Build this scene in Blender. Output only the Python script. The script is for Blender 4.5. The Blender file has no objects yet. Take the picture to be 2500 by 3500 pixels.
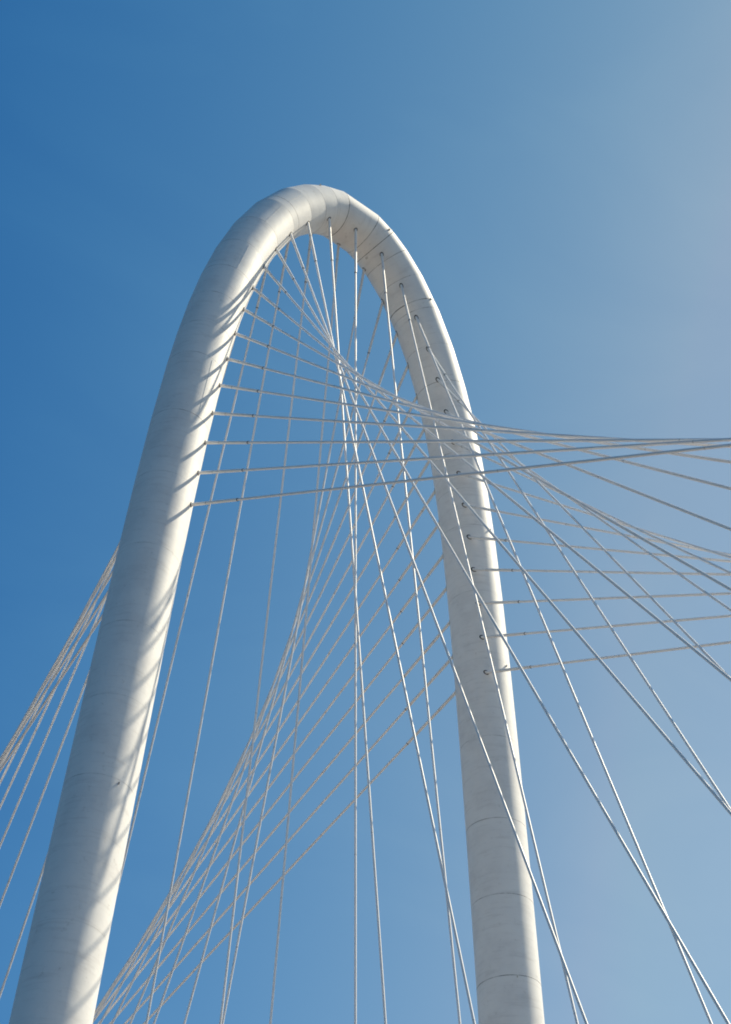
import bpy, bmesh, math, random
from mathutils import Vector, Matrix
random.seed(7)
scene = bpy.context.scene
C = scene.collection

# ------------------------------------------------------------------ camera
cam_data = bpy.data.cameras.new('camera')
cam = bpy.data.objects.new('camera', cam_data); C.objects.link(cam)
RIGHT = Vector((0.755443, -0.654537, 0.029791))
UP = Vector((-0.448601, -0.483549, 0.751623))
FWD = Vector((0.477559, 0.581173, 0.65892))
CAM = Vector((-55.5566, -69.1393, 15.425))
m = Matrix((RIGHT, UP, -FWD)).transposed().to_4x4()
m.translation = CAM
cam.matrix_world = m
cam_data.sensor_fit = 'VERTICAL'
cam_data.sensor_height = 36.0
cam_data.lens = 7119.489 / 3500.0 * 36.0
cam_data.shift_x = 47.53 / 3500.0
cam_data.shift_y = -5.9 / 3500.0
cam_data.clip_start = 0.5
cam_data.clip_end = 20000.0
scene.camera = cam

# ------------------------------------------------------------------ world and sun
SUN_EL = math.radians(50.1)
SUN_AZ = math.radians(-13.5)         # from +x towards +y
sun_dir = Vector((math.cos(SUN_AZ) * math.cos(SUN_EL), math.sin(SUN_AZ) * math.cos(SUN_EL), math.sin(SUN_EL)))
world = bpy.data.worlds.new('World'); scene.world = world
world.use_nodes = True
wn = world.node_tree.nodes; wl = world.node_tree.links
sky = wn.new('ShaderNodeTexSky'); sky.sky_type = 'NISHITA'
sky.sun_disc = False
sky.sun_elevation = SUN_EL
sky.sun_rotation = math.pi / 2 - SUN_AZ
sky.altitude = 120.0
sky.air_density = 1.0
sky.dust_density = 0.6
sky.ozone_density = 3.0
bg = wn['Background']
# clear winter air: the sky is a deeper blue away from the sun and paler and hazier towards it
tcw = wn.new('ShaderNodeTexCoord')
def sky_factor(toward_sun, upward, const, lo, hi):
    vec = sun_dir * toward_sun + Vector((0, 0, upward))
    dt = wn.new('ShaderNodeVectorMath'); dt.operation = 'DOT_PRODUCT'
    wl.new(tcw.outputs['Generated'], dt.inputs[0]); dt.inputs[1].default_value = vec
    ad = wn.new('ShaderNodeMath'); ad.operation = 'ADD'; wl.new(dt.outputs['Value'], ad.inputs[0]); ad.inputs[1].default_value = const
    mn = wn.new('ShaderNodeMath'); mn.operation = 'MINIMUM'; wl.new(ad.outputs[0], mn.inputs[0]); mn.inputs[1].default_value = hi
    mx = wn.new('ShaderNodeMath'); mx.operation = 'MAXIMUM'; wl.new(mn.outputs[0], mx.inputs[0]); mx.inputs[1].default_value = lo
    ex = wn.new('ShaderNodeMath'); ex.operation = 'EXPONENT'; wl.new(mx.outputs[0], ex.inputs[0])
    return ex.outputs[0]
cmb = wn.new('ShaderNodeCombineColor')
wl.new(sky_factor(8.2, -5.3, -2.93, -2.2, 0.10), cmb.inputs[0])
wl.new(sky_factor(3.06, -1.77, -1.18, -0.75, 0.09), cmb.inputs[1])
wl.new(sky_factor(0.544, -0.248, -0.413, -0.45, 0.0), cmb.inputs[2])
mul = wn.new('ShaderNodeMixRGB'); mul.blend_type = 'MULTIPLY'; mul.inputs[0].default_value = 1.0
# very faint high cirrus
mpw = wn.new('ShaderNodeMapping'); mpw.inputs['Scale'].default_value = (3.0, 9.0, 14.0); mpw.inputs['Rotation'].default_value = (0.5, 0.3, 0.9)
wl.new(tcw.outputs['Generated'], mpw.inputs['Vector'])
nw = wn.new('ShaderNodeTexNoise'); nw.inputs['Scale'].default_value = 1.1; nw.inputs['Detail'].default_value = 5; nw.inputs['Distortion'].default_value = 0.6
wl.new(mpw.outputs[0], nw.inputs['Vector'])
mrw = wn.new('ShaderNodeMapRange'); mrw.inputs['From Min'].default_value = 0.45; mrw.inputs['From Max'].default_value = 0.8
mrw.inputs['To Min'].default_value = 0.0; mrw.inputs['To Max'].default_value = 0.035
wl.new(nw.outputs['Fac'], mrw.inputs['Value'])
ci = wn.new('ShaderNodeMixRGB'); ci.blend_type = 'MIX'; ci.inputs[2].default_value = (7.0, 7.4, 7.8, 1)
wl.new(mrw.outputs[0], ci.inputs[0]); wl.new(sky.outputs[0], ci.inputs[1])
wl.new(ci.outputs[0], mul.inputs[1]); wl.new(cmb.outputs[0], mul.inputs[2])
wl.new(mul.outputs[0], bg.inputs[0])
bg.inputs[1].default_value = 0.117

sun_data = bpy.data.lights.new('sun', 'SUN')
sun_data.energy = 5.0
sun_data.angle = math.radians(0.5)
sun_data.color = (1.0, 0.895, 0.67)
sun = bpy.data.objects.new('sun', sun_data); C.objects.link(sun)
sun.rotation_euler = sun_dir.to_track_quat('Z', 'Y').to_euler()
sun.location = (0, 0, 200)

scene.view_settings.view_transform = 'Standard'
scene.view_settings.look = 'None'
scene.view_settings.exposure = 0.32
scene.view_settings.gamma = 1.0
scene.view_settings.use_curve_mapping = False
scene.render.engine = 'CYCLES'
scene.cycles.filter_width = 1.9

# ------------------------------------------------------------------ helpers
def tag(o, label=None, cat=None, group=None, kind=None):
    if label: o['label'] = label
    if cat: o['category'] = cat
    if group: o['group'] = group
    if kind: o['kind'] = kind
    return o

def empty(name, loc):
    o = bpy.data.objects.new(name, None); C.objects.link(o)
    o.location = loc
    o.empty_display_size = 1.0
    return o

def mesh_obj(name, verts, faces, mats, parent=None, smooth=True, fmat=None, uvs=None, sharp=None):
    """verts are world coordinates; parent is an Empty without rotation."""
    off = parent.location if parent else Vector((0, 0, 0))
    me = bpy.data.meshes.new(name)
    me.from_pydata([tuple(Vector(v) - off) for v in verts], [], faces)
    for mt in mats: me.materials.append(mt)
    if fmat: me.polygons.foreach_set('material_index', fmat)
    me.polygons.foreach_set('use_smooth', [smooth] * len(faces))
    if uvs:
        uv = me.uv_layers.new(name='UVMap')
        flat = []
        for fu in uvs:
            for a in fu: flat += [a[0], a[1]]
        uv.data.foreach_set('uv', flat)
    if sharp:
        keys = {}
        for e in me.edges: keys[tuple(sorted(e.vertices))] = e.index
        at = me.attributes.new('sharp_edge', 'BOOLEAN', 'EDGE')
        for s in sharp:
            k = keys.get(tuple(sorted(s)))
            if k is not None: at.data[k].value = True
    me.update()
    o = bpy.data.objects.new(name, me); C.objects.link(o)
    if parent: o.parent = parent
    return o

# ------------------------------------------------------------------ materials
def new_mat(name, rough=0.5, spec=0.4):
    mt = bpy.data.materials.new(name); mt.use_nodes = True
    b = mt.node_tree.nodes['Principled BSDF']
    b.inputs['Roughness'].default_value = rough
    b.inputs['Specular IOR Level'].default_value = spec
    return mt, mt.node_tree.nodes, mt.node_tree.links, b

def ramp(nodes, stops):
    r = nodes.new('ShaderNodeValToRGB')
    cr = r.color_ramp
    while len(cr.elements) < len(stops): cr.elements.new(0.5)
    for e, (p, c) in zip(cr.elements, stops):
        e.position = p; e.color = (*c, 1) if len(c) == 3 else c
    return r

def paint_mat():
    mt, n, l, b = new_mat('arch_white_paint', 0.55, 0.3)
    tc = n.new('ShaderNodeTexCoord')
    # broad mottling of the paint
    n1 = n.new('ShaderNodeTexNoise'); n1.inputs['Scale'].default_value = 0.55; n1.inputs['Detail'].default_value = 6
    n1.inputs['Roughness'].default_value = 0.62
    l.new(tc.outputs['Object'], n1.inputs['Vector'])
    r1 = ramp(n, [(0.30, (0.74, 0.72, 0.71)), (0.52, (0.82, 0.80, 0.785)), (0.75, (0.85, 0.83, 0.81))])
    l.new(n1.outputs['Fac'], r1.inputs['Fac'])
    # streaks running round the tube (UV: x = metres along, y = metres round)
    mp = n.new('ShaderNodeMapping'); mp.inputs['Scale'].default_value = (2.6, 0.35, 1)
    l.new(tc.outputs['UV'], mp.inputs['Vector'])
    n2 = n.new('ShaderNodeTexNoise'); n2.inputs['Scale'].default_value = 1.3; n2.inputs['Detail'].default_value = 7
    n2.inputs['Roughness'].default_value = 0.7
    l.new(mp.outputs['Vector'], n2.inputs['Vector'])
    r2 = ramp(n, [(0.28, (0.80, 0.79, 0.785)), (0.48, (1, 1, 1))])
    l.new(n2.outputs['Fac'], r2.inputs['Fac'])
    # small grime patches
    n3 = n.new('ShaderNodeTexNoise'); n3.inputs['Scale'].default_value = 2.4; n3.inputs['Detail'].default_value = 8
    n3.inputs['Roughness'].default_value = 0.78
    l.new(tc.outputs['Object'], n3.inputs['Vector'])
    r3 = ramp(n, [(0.29, (0.70, 0.685, 0.67)), (0.41, (1, 1, 1))])
    l.new(n3.outputs['Fac'], r3.inputs['Fac'])
    m1 = n.new('ShaderNodeMixRGB'); m1.blend_type = 'MULTIPLY'; m1.inputs[0].default_value = 0.75
    l.new(r1.outputs[0], m1.inputs[1]); l.new(r2.outputs[0], m1.inputs[2])
    m2 = n.new('ShaderNodeMixRGB'); m2.blend_type = 'MULTIPLY'; m2.inputs[0].default_value = 0.8
    l.new(m1.outputs[0], m2.inputs[1]); l.new(r3.outputs[0], m2.inputs[2])
    l.new(m2.outputs[0], b.inputs['Base Color'])
    rr = n.new('ShaderNodeMapRange'); rr.inputs['To Min'].default_value = 0.5; rr.inputs['To Max'].default_value = 0.68
    l.new(n2.outputs['Fac'], rr.inputs['Value']); l.new(rr.outputs[0], b.inputs['Roughness'])
    # slight oil-canning of the plates
    n4 = n.new('ShaderNodeTexNoise'); n4.inputs['Scale'].default_value = 0.8; n4.inputs['Detail'].default_value = 3
    l.new(tc.outputs['Object'], n4.inputs['Vector'])
    bp = n.new('ShaderNodeBump'); bp.inputs['Strength'].default_value = 0.25; bp.inputs['Distance'].default_value = 0.05
    l.new(n4.outputs['Fac'], bp.inputs['Height']); l.new(bp.outputs[0], b.inputs['Normal'])
    return mt

def seam_mat(name, lo, hi, dark):
    """weld line: grime collects in it unevenly round the tube"""
    mt, n, l, b = new_mat(name, 0.7, 0.2)
    tc = n.new('ShaderNodeTexCoord')
    n1 = n.new('ShaderNodeTexNoise'); n1.inputs['Scale'].default_value = 0.9; n1.inputs['Detail'].default_value = 5
    n1.inputs['Roughness'].default_value = 0.7
    l.new(tc.outputs['Object'], n1.inputs['Vector'])
    r = ramp(n, [(lo, dark), (hi, (0.74, 0.73, 0.715))])
    l.new(n1.outputs['Fac'], r.inputs['Fac']); l.new(r.outputs[0], b.inputs['Base Color'])
    return mt

def pipe_mat(name, helix):
    mt, n, l, b = new_mat(name, 0.42, 0.4)
    tc = n.new('ShaderNodeTexCoord')
    n1 = n.new('ShaderNodeTexNoise'); n1.inputs['Scale'].default_value = 1.6; n1.inputs['Detail'].default_value = 6
    l.new(tc.outputs['Object'], n1.inputs['Vector'])
    if helix: r1 = ramp(n, [(0.3, (0.82, 0.80, 0.80)), (0.65, (0.87, 0.85, 0.85))])
    else: r1 = ramp(n, [(0.3, (0.78, 0.755, 0.74)), (0.65, (0.85, 0.825, 0.80))])
    l.new(n1.outputs['Fac'], r1.inputs['Fac'])
    last = r1.outputs[0]
    if helix:
        # double helical fillet moulded on the sheath. UV: x = metres along, y = turns round
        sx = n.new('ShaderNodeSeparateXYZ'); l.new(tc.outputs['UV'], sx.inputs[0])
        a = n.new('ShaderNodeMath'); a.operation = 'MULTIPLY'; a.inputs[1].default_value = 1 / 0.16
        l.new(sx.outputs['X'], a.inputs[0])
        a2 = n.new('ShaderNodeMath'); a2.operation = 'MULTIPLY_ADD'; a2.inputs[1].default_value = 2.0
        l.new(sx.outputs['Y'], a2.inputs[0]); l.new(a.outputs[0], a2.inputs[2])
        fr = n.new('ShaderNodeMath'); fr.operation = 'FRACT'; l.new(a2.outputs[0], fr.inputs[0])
        # fillet bump
        h = ramp(n, [(0.0, (0, 0, 0)), (0.08, (1, 1, 1)), (0.20, (1, 1, 1)), (0.28, (0, 0, 0))])
        l.new(fr.outputs[0], h.inputs['Fac'])
        bp = n.new('ShaderNodeBump'); bp.inputs['Strength'].default_value = 0.12; bp.inputs['Distance'].default_value = 0.005
        l.new(h.outputs[0], bp.inputs['Height'])
        # thin dark line: the fillet's shadow painted into the sheath colour
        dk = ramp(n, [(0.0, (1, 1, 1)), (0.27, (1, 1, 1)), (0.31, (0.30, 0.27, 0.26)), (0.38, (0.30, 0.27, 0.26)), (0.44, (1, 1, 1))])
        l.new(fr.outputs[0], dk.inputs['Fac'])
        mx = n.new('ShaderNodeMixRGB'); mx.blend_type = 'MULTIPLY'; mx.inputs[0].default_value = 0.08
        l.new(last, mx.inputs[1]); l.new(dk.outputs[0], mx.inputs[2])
        # butt joints every 11.8 m
        j = n.new('ShaderNodeMath'); j.operation = 'MULTIPLY'; j.inputs[1].default_value = 1 / 11.8
        l.new(sx.outputs['X'], j.inputs[0])
        jf = n.new('ShaderNodeMath'); jf.operation = 'FRACT'; l.new(j.outputs[0], jf.inputs[0])
        jr = ramp(n, [(0.0, (0.35, 0.33, 0.32)), (0.0035, (0.35, 0.33, 0.32)), (0.006, (1, 1, 1))])
        l.new(jf.outputs[0], jr.inputs['Fac'])
        m3 = n.new('ShaderNodeMixRGB'); m3.blend_type = 'MULTIPLY'; m3.inputs[0].default_value = 0.5
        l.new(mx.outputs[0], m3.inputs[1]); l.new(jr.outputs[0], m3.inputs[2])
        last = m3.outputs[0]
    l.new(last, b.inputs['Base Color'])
    return mt

def plain_mat(name, col, rough, var=0.15, scale=1.0):
    mt, n, l, b = new_mat(name, rough, 0.3)
    tc = n.new('ShaderNodeTexCoord')
    n1 = n.new('ShaderNodeTexNoise'); n1.inputs['Scale'].default_value = scale; n1.inputs['Detail'].default_value = 8
    l.new(tc.outputs['Object'], n1.inputs['Vector'])
    r = ramp(n, [(0.3, tuple(c * (1 - var) for c in col)), (0.7, tuple(c * (1 + var) for c in col))])
    l.new(n1.outputs['Fac'], r.inputs['Fac']); l.new(r.outputs[0], b.inputs['Base Color'])
    return mt

M_PAINT = paint_mat()
M_SEAM = seam_mat('weld_seam', 0.42, 0.60, (0.30, 0.28, 0.27))
M_BOLD = seam_mat('open_joint', 0.46, 0.72, (0.13, 0.12, 0.115))
M_FAINT = seam_mat('faint_weld', 0.34, 0.55, (0.42, 0.40, 0.385))
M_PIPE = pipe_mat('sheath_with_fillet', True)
M_GUIDE = pipe_mat('guide_pipe_paint', False)
M_RUBBER = plain_mat('black_rubber', (0.05, 0.05, 0.055), 0.7, 0.2, 4)
M_HOLE = plain_mat('port_hole_dark', (0.012, 0.012, 0.014), 0.85, 0.2, 4)
M_CONC = plain_mat('deck_concrete', (0.70, 0.64, 0.60), 0.8, 0.12, 0.4)
M_ASPH = plain_mat('road_surface', (0.54, 0.49, 0.46), 0.85, 0.12, 0.6)
M_GRASS = plain_mat('dry_floodplain_grass', (0.092, 0.084, 0.084), 0.95, 0.35, 0.05)
M_LINE = plain_mat('lane_paint', (0.78, 0.78, 0.76), 0.6, 0.05, 2)

# ------------------------------------------------------------------ geometry of arch and cables
S = 1.19; ZD = 31.51165; ZW = 12.5; HA = 120.0
CC = (17.76753, -13.72296, 8.96808); HH = (45.86791, -30.27514, 54.78492)
def W(x, y, z): return Vector((x * S, y * S, (z - ZD) * S + ZW))
def cen_m(u):
    return (CC[0] * u + CC[1] * u**3 + CC[2] * u**5, HA - HH[0] * u**2 - HH[1] * u**4 - HH[2] * u**6)
def centre(u):
    x, z = cen_m(u); return W(x, 0, z)
def tangent(u):
    return (centre(u + 1e-4) - centre(u - 1e-4)).normalized()      # +x side going
def radius(z_w):                                                   # world z
    z = (z_w - ZW) / S + ZD
    return (1.29315 + 0.32407 * (HA - z) / HA) * S
# arc-length table, s in metres from the apex
TAB = [(0.0, 0.0)]
N = 2400; umax = 1.12
prev = centre(0); acc = 0
for i in range(1, N + 1):
    u = umax * i / N; p = centre(u); acc += (p - prev).length; prev = p; TAB.append((acc, u))
def u_at(s):
    a = abs(s); lo, hi = 0, N
    if a >= TAB[-1][0]: return math.copysign(TAB[-1][1], s)
    while hi - lo > 1:
        mid = (lo + hi) // 2
        if TAB[mid][0] <= a: lo = mid
        else: hi = mid
    t = (a - TAB[lo][0]) / (TAB[hi][0] - TAB[lo][0])
    return math.copysign(TAB[lo][1] + t * (TAB[hi][1] - TAB[lo][1]), s)

# ground contact
s_ground = None
for a, u in TAB:
    if centre(u).z < -0.5: s_ground = a; break
if s_ground is None: s_ground = TAB[-1][0]

SEAMS = [1.25, 2.45, 3.8, 5.6, 7.45, 8.12, 10.9, 13.77, 16.58, 19.3, 22.05, 24.8, 29.6, 34.35, 39.5, 44.7, 49.25, 53.9, 61.6]
s = 69.5
while s < s_ground - 4: SEAMS.append(s); s += 8.2
KINK = [k for k in SEAMS if k != 7.45] + [s_ground]
kinks = [-k for k in reversed(KINK)] + KINK
KP = [centre(u_at(k)) for k in kinks]
def seg_of(sv):
    for i in range(len(kinks) - 1):
        if kinks[i] <= sv <= kinks[i + 1]: return i
    return 0 if sv < kinks[0] else len(kinks) - 2
Yv = Vector((0, 1, 0))
def inward(t): return Vector((t.z, 0, -t.x))      # t has +x component; points to the inner side
SEGT = [(KP[i + 1] - KP[i]).normalized() for i in range(len(KP) - 1)]
def ring_pt(i, t, th, r_add=0.0):
    """point of straight segment i at fraction t, angle th (0 inner, -90deg near side), cut by the mitre planes"""
    T = SEGT[i]; n = inward(T)
    P = KP[i].lerp(KP[i + 1], t)
    r = radius(P.z) + r_add
    # limits by mitre planes
    q = P + n * (r * math.cos(th)) + Yv * (r * math.sin(th))
    L = (KP[i + 1] - KP[i]).length
    along0 = 0.0; along1 = L
    if i > 0:
        bis = (SEGT[i - 1] + T).normalized(); w = (n * math.cos(th) * r)
        along0 = -(w.dot(bis)) / T.dot(bis)
    if i < len(SEGT) - 1:
        bis = (SEGT[i + 1] + T).normalized(); w = (n * math.cos(th) * r)
        along1 = L - (w.dot(bis)) / T.dot(bis)
    a = along0 + (along1 - along0) * t
    return KP[i] + T * a + n * (r * math.cos(th)) + Yv * (r * math.sin(th))
def surf(sv, th, r_add=0.0):
    i = seg_of(sv); t = (sv - kinks[i]) / (kinks[i + 1] - kinks[i])
    return ring_pt(i, t, th, r_add)

NSEG = 96
BOLD = {-7.45: .045, -1.25: .05, 1.25: .05, 2.45: .05, 7.45: .06, 53.9: .035}
def seam_width(k):
    return BOLD.get(round(k, 2), 0.036)
# ring list: (segment, t, r_add, material of the band that FOLLOWS)
rings = []
for i in range(len(SEGT)):
    L = kinks[i + 1] - kinks[i]
    a, b = kinks[i], kinks[i + 1]
    marks = [(0.0, 0.0, 0)]
    wa = seam_width(a)
    if i > 0:       # seam band sits just past the kink
        marks = [(0.0, 0.0, 2 if round(a, 2) in BOLD else (3 if (a < -30 or 14 < a < 44) else 1)), (wa, 0.0, 0)]
    if a < -7.45 < b or a < 7.45 < b:
        k = -7.45 if a < 0 else 7.45
        marks += [(k - a, -0.004, 2), (k - a + seam_width(k), -0.004, 0)]
    nmid = max(1, int(L / 2.5))
    for q in range(1, nmid):
        marks.append((L * q / nmid, 0.0, 0))
    marks.sort(key=lambda x: x[0])
    marks.append((L, 0.0, None))
    rings.append([(i, mk[0] / L, mk[1], mk[2]) for mk in marks])
verts = []; faces = []; fm = []; uvs = []; sharp = []
for seg in rings:
    base = None
    for (i, t, ra, fmat) in seg:
        start = len(verts)
        P = KP[i].lerp(KP[i + 1], t); r = radius(P.z)
        for k in range(NSEG):
            verts.append(ring_pt(i, t, 2 * math.pi * k / NSEG, ra))
        if base is not None:
            s0 = kinks[i] + base[1] * (kinks[i + 1] - kinks[i]); s1 = kinks[i] + t * (kinks[i + 1] - kinks[i])
            for k in range(NSEG):
                k2 = (k + 1) % NSEG
                faces.append((base[0] + k, start + k, start + k2, base[0] + k2)); fm.append(base[2])
                v0 = 10.0 * k / NSEG; v1 = 10.0 * (k + 1) / NSEG
                uvs.append(((s0, v0), (s1, v0), (s1, v1), (s0, v1)))
        base = (start, t, fmat)

arch = tag(empty('steel_arch', (0, 0, 0)), 'tall white steel tube arch with weld seams, from which every stay cable fans', 'arch')
shell = mesh_obj('arch_shell', verts, faces, [M_PAINT, M_SEAM, M_BOLD, M_FAINT], arch, True, fm, uvs)

# longitudinal plate edges and small plates riding 6 mm proud of the shell
def strip(name, s0, s1, th, w, mat=None, n=8, h=0.012):
    vs = []; fs = []
    for q in range(n + 1):
        sv = s0 + (s1 - s0) * q / n; r = radius(surf(sv, th).z); dth = w / 2 / r
        vs += [surf(sv, th - dth, -0.01), surf(sv, th - dth, h), surf(sv, th + dth, h), surf(sv, th + dth, -0.01)]
    for q in range(n):
        a = 4 * q; b = a + 4
        for e in range(3): fs.append((a + e, a + e + 1, b + e + 1, b + e))
    fs.append((0, 1, 2, 3)); fs.append((4 * n + 3, 4 * n + 2, 4 * n + 1, 4 * n))
    return mesh_obj(name, vs, fs, [mat or M_PAINT], arch, False)
R_ = math.radians
for (a, b, th) in [(-8.3, -10.8, -104), (-5.75, -7.35, -104), (-13.9, -16.45, -103), (1.35, 2.4, -75), (3.9, 5.5, -50),
                   (-24.9, -29.4, -88), (8.3, 10.7, -20)]:
    strip('plate_edge', a, b, R_(th), 0.022)
# access hatch on the near side, under the crown
def hatch(sv, th, rad):
    vs = []; fs = []; K = 20
    r = radius(surf(sv, th).z)
    for (rr, h) in ((rad, -0.01), (rad, 0.014), (rad * .8, 0.014), (rad * .78, 0.004)):
        for k in range(K):
            a = 2 * math.pi * k / K
            vs.append(surf(sv + rr * math.cos(a), th + rr * math.sin(a) / r, h))
    for e in range(3):
        for k in range(K): fs.append((e * K + k, e * K + (k + 1) % K, (e + 1) * K + (k + 1) % K, (e + 1) * K + k))
    fs.append(tuple(3 * K + k for k in range(K)))
    return mesh_obj('round_hatch', vs, fs, [M_SEAM], arch, False)
hatch(2.71, R_(2), 0.11)
# lifting eyes left on the shell
def lug(sv, th):
    p = surf(sv, th, -0.01); q = surf(sv, th, 0.09)
    d = (q - p).normalized(); i = seg_of(sv); T = SEGT[i]; X = d.cross(T).normalized()
    vs = []; 
    for (h, w) in ((0, .05), (0.10, .05), (0.13, .03)):
        c = p + d * h
        vs += [c + T * w * 1.3 + X * .015, c + T * w * 1.3 - X * .015, c - T * w * 1.3 - X * .015, c - T * w * 1.3 + X * .015]
    fs = []
    for e in range(2):
        for k in range(4): fs.append((4 * e + k, 4 * e + (k + 1) % 4, 4 * e + 4 + (k + 1) % 4, 4 * e + 4 + k))
    fs.append((8, 9, 10, 11)); fs.append((3, 2, 1, 0))
    return mesh_obj('lifting_lug', vs, fs, [M_SEAM], arch, False)
for sv, th in ((7.55, -93), (2.2, -95), (34.6, -100), (-3.0, -130), (-54.1, -92), (54.0, -60), (24.9, -100)):
    lug(sv, R_(th))

# ------------------------------------------------------------------ stay cables
U = [0.75401, 0.73231, 0.70877, 0.6823, 0.65346, 0.62136, 0.58507, 0.54421, 0.49989, 0.44668, 0.38922, 0.3225, 0.24396, 0.14415]
SER = {'FL': (0.1974, 9.0556, -0.023), 'FR': (4.2183, 8.9464, 0.0028), 'BL': (-0.4945, 8.9587, 0.0006), 'BR': (4.3159, 9.3239, 0.0099)}
APEX = {'F': 4.46101, 'B': 4.25235}
PHI = {'F': (0.55049, 0.34606), 'B': (0.5827, 0.34434)}

def basis(D):
    a = Vector((0, 0, 1)) if abs(D.z) < .9 else Vector((1, 0, 0))
    X = D.cross(a).normalized(); return X, D.cross(X).normalized()

def tube(name, P0, D, sects, mat, parent, K=28, twist0=0.0):
    """sects = [(distance, radius)...]"""
    X, Y = basis(D); vs = []; fs = []; uv = []
    for (t, r) in sects:
        for k in range(K):
            a = 2 * math.pi * k / K
            vs.append(P0 + D * t + X * (r * math.cos(a)) + Y * (r * math.sin(a)))
    for e in range(len(sects) - 1):
        for k in range(K):
            k2 = (k + 1) % K
            fs.append((e * K + k, e * K + k2, (e + 1) * K + k2, (e + 1) * K + k))
            t0, t1 = sects[e][0], sects[e + 1][0]
            uv.append(((t0, k / K), (t0, (k + 1) / K), (t1, (k + 1) / K), (t1, k / K)))
    fs.append(tuple(range(K - 1, -1, -1))); uv.append(tuple((sects[0][0], k / K) for k in range(K - 1, -1, -1)))
    n = (len(sects) - 1) * K
    fs.append(tuple(n + k for k in range(K))); uv.append(tuple((sects[-1][0], k / K) for k in range(K)))
    sh = []
    for e in range(len(sects)):
        step = (e > 0 and abs(sects[e][1] - sects[e - 1][1]) > 1e-4) or (e < len(sects) - 1 and abs(sects[e][1] - sects[e + 1][1]) > 1e-4) or e in (0, len(sects) - 1)
        if step:
            for k in range(K): sh.append((e * K + k, e * K + (k + 1) % K))
    return mesh_obj(name, vs, fs, [mat], parent, True, None, uv, sh)

def hit_shell(P, D, back=3.0, fwd=3.0):
    """walk along a ray that leaves the shell and return the point where it crosses the surface"""
    lo, hi = -back, fwd
    def inside(X):
        best = None
        for i in range(len(SEGT)):
            a = KP[i]; T = SEGT[i]; L = (KP[i + 1] - a).length
            t = max(-0.4, min(L + 0.4, (X - a).dot(T)))
            dd = (X - a - T * t).length
            q = dd - radius((a + T * t).z)
            if best is None or q < best: best = q
        return best < 0
    # first crossing scanning outwards from a point inside
    n = 60; prev = None
    for k in range(n + 1):
        t = -back * .35 + (fwd + back * .35) * k / n
        if not inside(P + D * t):
            if prev is None: return P + D * t
            lo, hi = prev, t; break
        prev = t
    for _ in range(14):
        mid = (lo + hi) / 2
        if inside(P + D * mid): lo = mid
        else: hi = mid
    return P + D * hi

ORD = ['lowest', 'second lowest', 'third lowest', 'fourth lowest', 'fifth lowest', 'sixth lowest', 'seventh lowest',
       'seventh from the crown', 'sixth from the crown', 'fifth from the crown', 'fourth from the crown',
       'third from the crown', 'second from the crown', 'nearest the crown']
GRP = {'F': 'stay cables on the near side of the arch', 'B': 'stay cables on the far side of the arch'}

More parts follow.
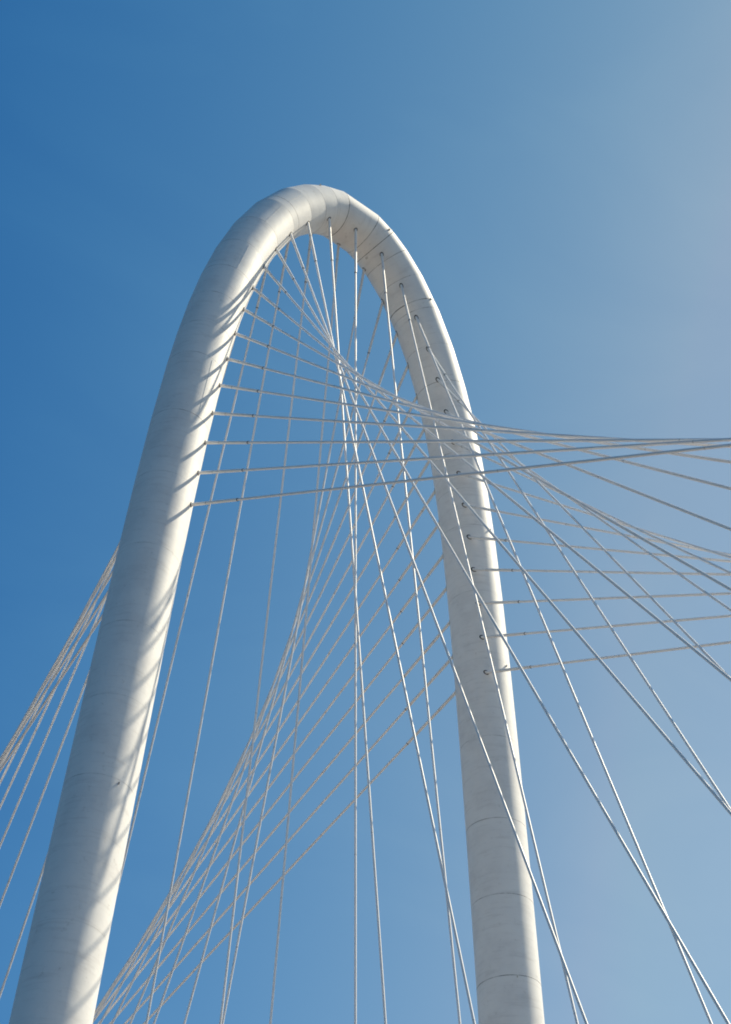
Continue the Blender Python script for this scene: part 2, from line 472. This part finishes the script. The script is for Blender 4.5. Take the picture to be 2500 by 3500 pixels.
def stay(side, leg, i):
    sg = -1 if side == 'F' else 1
    if leg == 'C': u = 0.0; a = APEX[side]; jj = 0
    else:
        jj = 14 - i; A_, B_, G_ = SER[side + leg]; a = A_ + B_ * jj + G_ * jj * jj
        u = U[i] * (-1 if leg == 'L' else 1)
    P = centre(u); T = tangent(u); r = radius(P.z); n = inward(T)
    ph = PHI[side][0] + PHI[side][1] * jj / 14
    E = P + n * (r * math.cos(ph)) + Yv * (sg * r * math.sin(ph))
    A = W(0, sg * a, ZD); A.z = ZW
    D = (A - E).normalized()
    E2 = hit_shell(E, D)
    L = (A - E2).length
    rs = 0.0585 + 0.0085 * jj / 14                      # sheath radius
    rg = rs + 0.017
    near = 'near-side' if side == 'F' else 'far-side'
    if leg == 'C':
        lab = 'white %s stay cable from the very crown of the arch' % near
    else:
        lab = 'white %s stay cable %s on the %s leg of the arch' % (near, ORD[i], 'left' if leg == 'L' else 'right')
    root = tag(empty('stay_cable', A), lab, 'cable', GRP[side])
    tube('guide_pipe', E2, D, [(-0.9, rg + .006), (1.44, rg + .006), (1.44, rg), (4.18, rg)], M_GUIDE, root)
    tube('sleeve_ring', E2, D, [(1.43, rg + .006), (1.43, rg + .009), (1.455, rg + .009), (1.455, rg)], M_SEAM, root)
    tube('end_collar', E2, D, [(4.18, rg - .02), (4.18, rg + .003), (4.22, rg + .003), (4.22, rs)], M_RUBBER, root)
    sect = [(4.2, rs)]; t = 14.0
    while t < L - 3: sect.append((t, rs)); t += 10.0
    sect.append((L - 2.6, rs))
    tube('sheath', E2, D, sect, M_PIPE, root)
    tube('deck_anchor', E2, D, [(L - 2.65, rs + .05), (L - 0.6, rs + .05), (L - 0.6, rs + .10), (L - 0.05, rs + .10)], M_GUIDE, root)
    # black elliptical patch painting the hole's darkness where the pipe leaves the shell
    X, Y = basis(D); K = 20; vs = []; fs = []
    rh = rg * 1.62
    for rr, off in ((rh, -0.02), (rh, 0.012), (rg * 1.02, 0.010)):
        for k in range(K):
            an = 2 * math.pi * k / K
            o = X * (rr * math.cos(an)) + Y * (rr * math.sin(an))
            Q = hit_shell(E2 + o, D, 1.2, 1.4)
            c = (Q - centre(u)); c -= T * c.dot(T); c.normalize()
            vs.append(Q + c * off)
    for e in range(2):
        for k in range(K): fs.append((e * K + k, e * K + (k + 1) % K, (e + 1) * K + (k + 1) % K, (e + 1) * K + k))
    mesh_obj('cable_port_dark_patch', vs, fs, [M_HOLE], arch, True)
    return root

for side in 'FB':
    stay(side, 'C', None)
    for leg in 'LR':
        for i in range(14): stay(side, leg, i)

# ------------------------------------------------------------------ setting below the frame: deck and ground
def box(name, x0, x1, y0, y1, z0, z1, mat, parent=None):
    v = [(x0, y0, z0), (x1, y0, z0), (x1, y1, z0), (x0, y1, z0), (x0, y0, z1), (x1, y0, z1), (x1, y1, z1), (x0, y1, z1)]
    f = [(0, 3, 2, 1), (4, 5, 6, 7), (0, 1, 5, 4), (1, 2, 6, 5), (2, 3, 7, 6), (3, 0, 4, 7)]
    return mesh_obj(name, v, f, [mat], parent, False)
def sheet(name, x0, x1, y0, y1, z, mat, n=1, parent=None):
    v = [(x0, y0, z), (x1, y0, z), (x1, y1, z), (x0, y1, z)]
    return mesh_obj(name, v, [(0, 1, 2, 3)], [mat], parent, False)
g = sheet('ground', -6000, 6000, -6000, 6000, 0.0, M_GRASS); g['kind'] = 'structure'
deck = tag(empty('bridge_deck', (0, 0, 12.0)), 'pale concrete bridge deck carried by the stay cables along its centre', 'bridge')
HW = 14.0
box('deck_slab', -HW, HW, -215, 215, 10.6, 12.0, M_CONC, deck)
box('median_beam', -1.2, 1.2, -215, 215, 12.0, 12.5, M_CONC, deck)
box('parapet', -HW, -HW + .35, -215, 215, 12.0, 12.9, M_CONC, deck)
box('parapet', HW - .35, HW, -215, 215, 12.0, 12.9, M_CONC, deck)
for a, b in ((-HW + .6, -1.6), (1.6, HW - .6)):
    o = sheet('road', a, b, -215, 215, 12.004, M_ASPH); o['kind'] = 'structure'
for x in (-8.1, -4.9, 4.9, 8.1):
    vs = []; fs = []
    y = -214
    while y < 212:
        k = len(vs); vs += [(x - .08, y, 12.009), (x + .08, y, 12.009), (x + .08, y + 3, 12.009), (x - .08, y + 3, 12.009)]
        fs.append((k, k + 1, k + 2, k + 3)); y += 12
    mesh_obj('lane_marking', vs, fs, [M_LINE], deck, False)
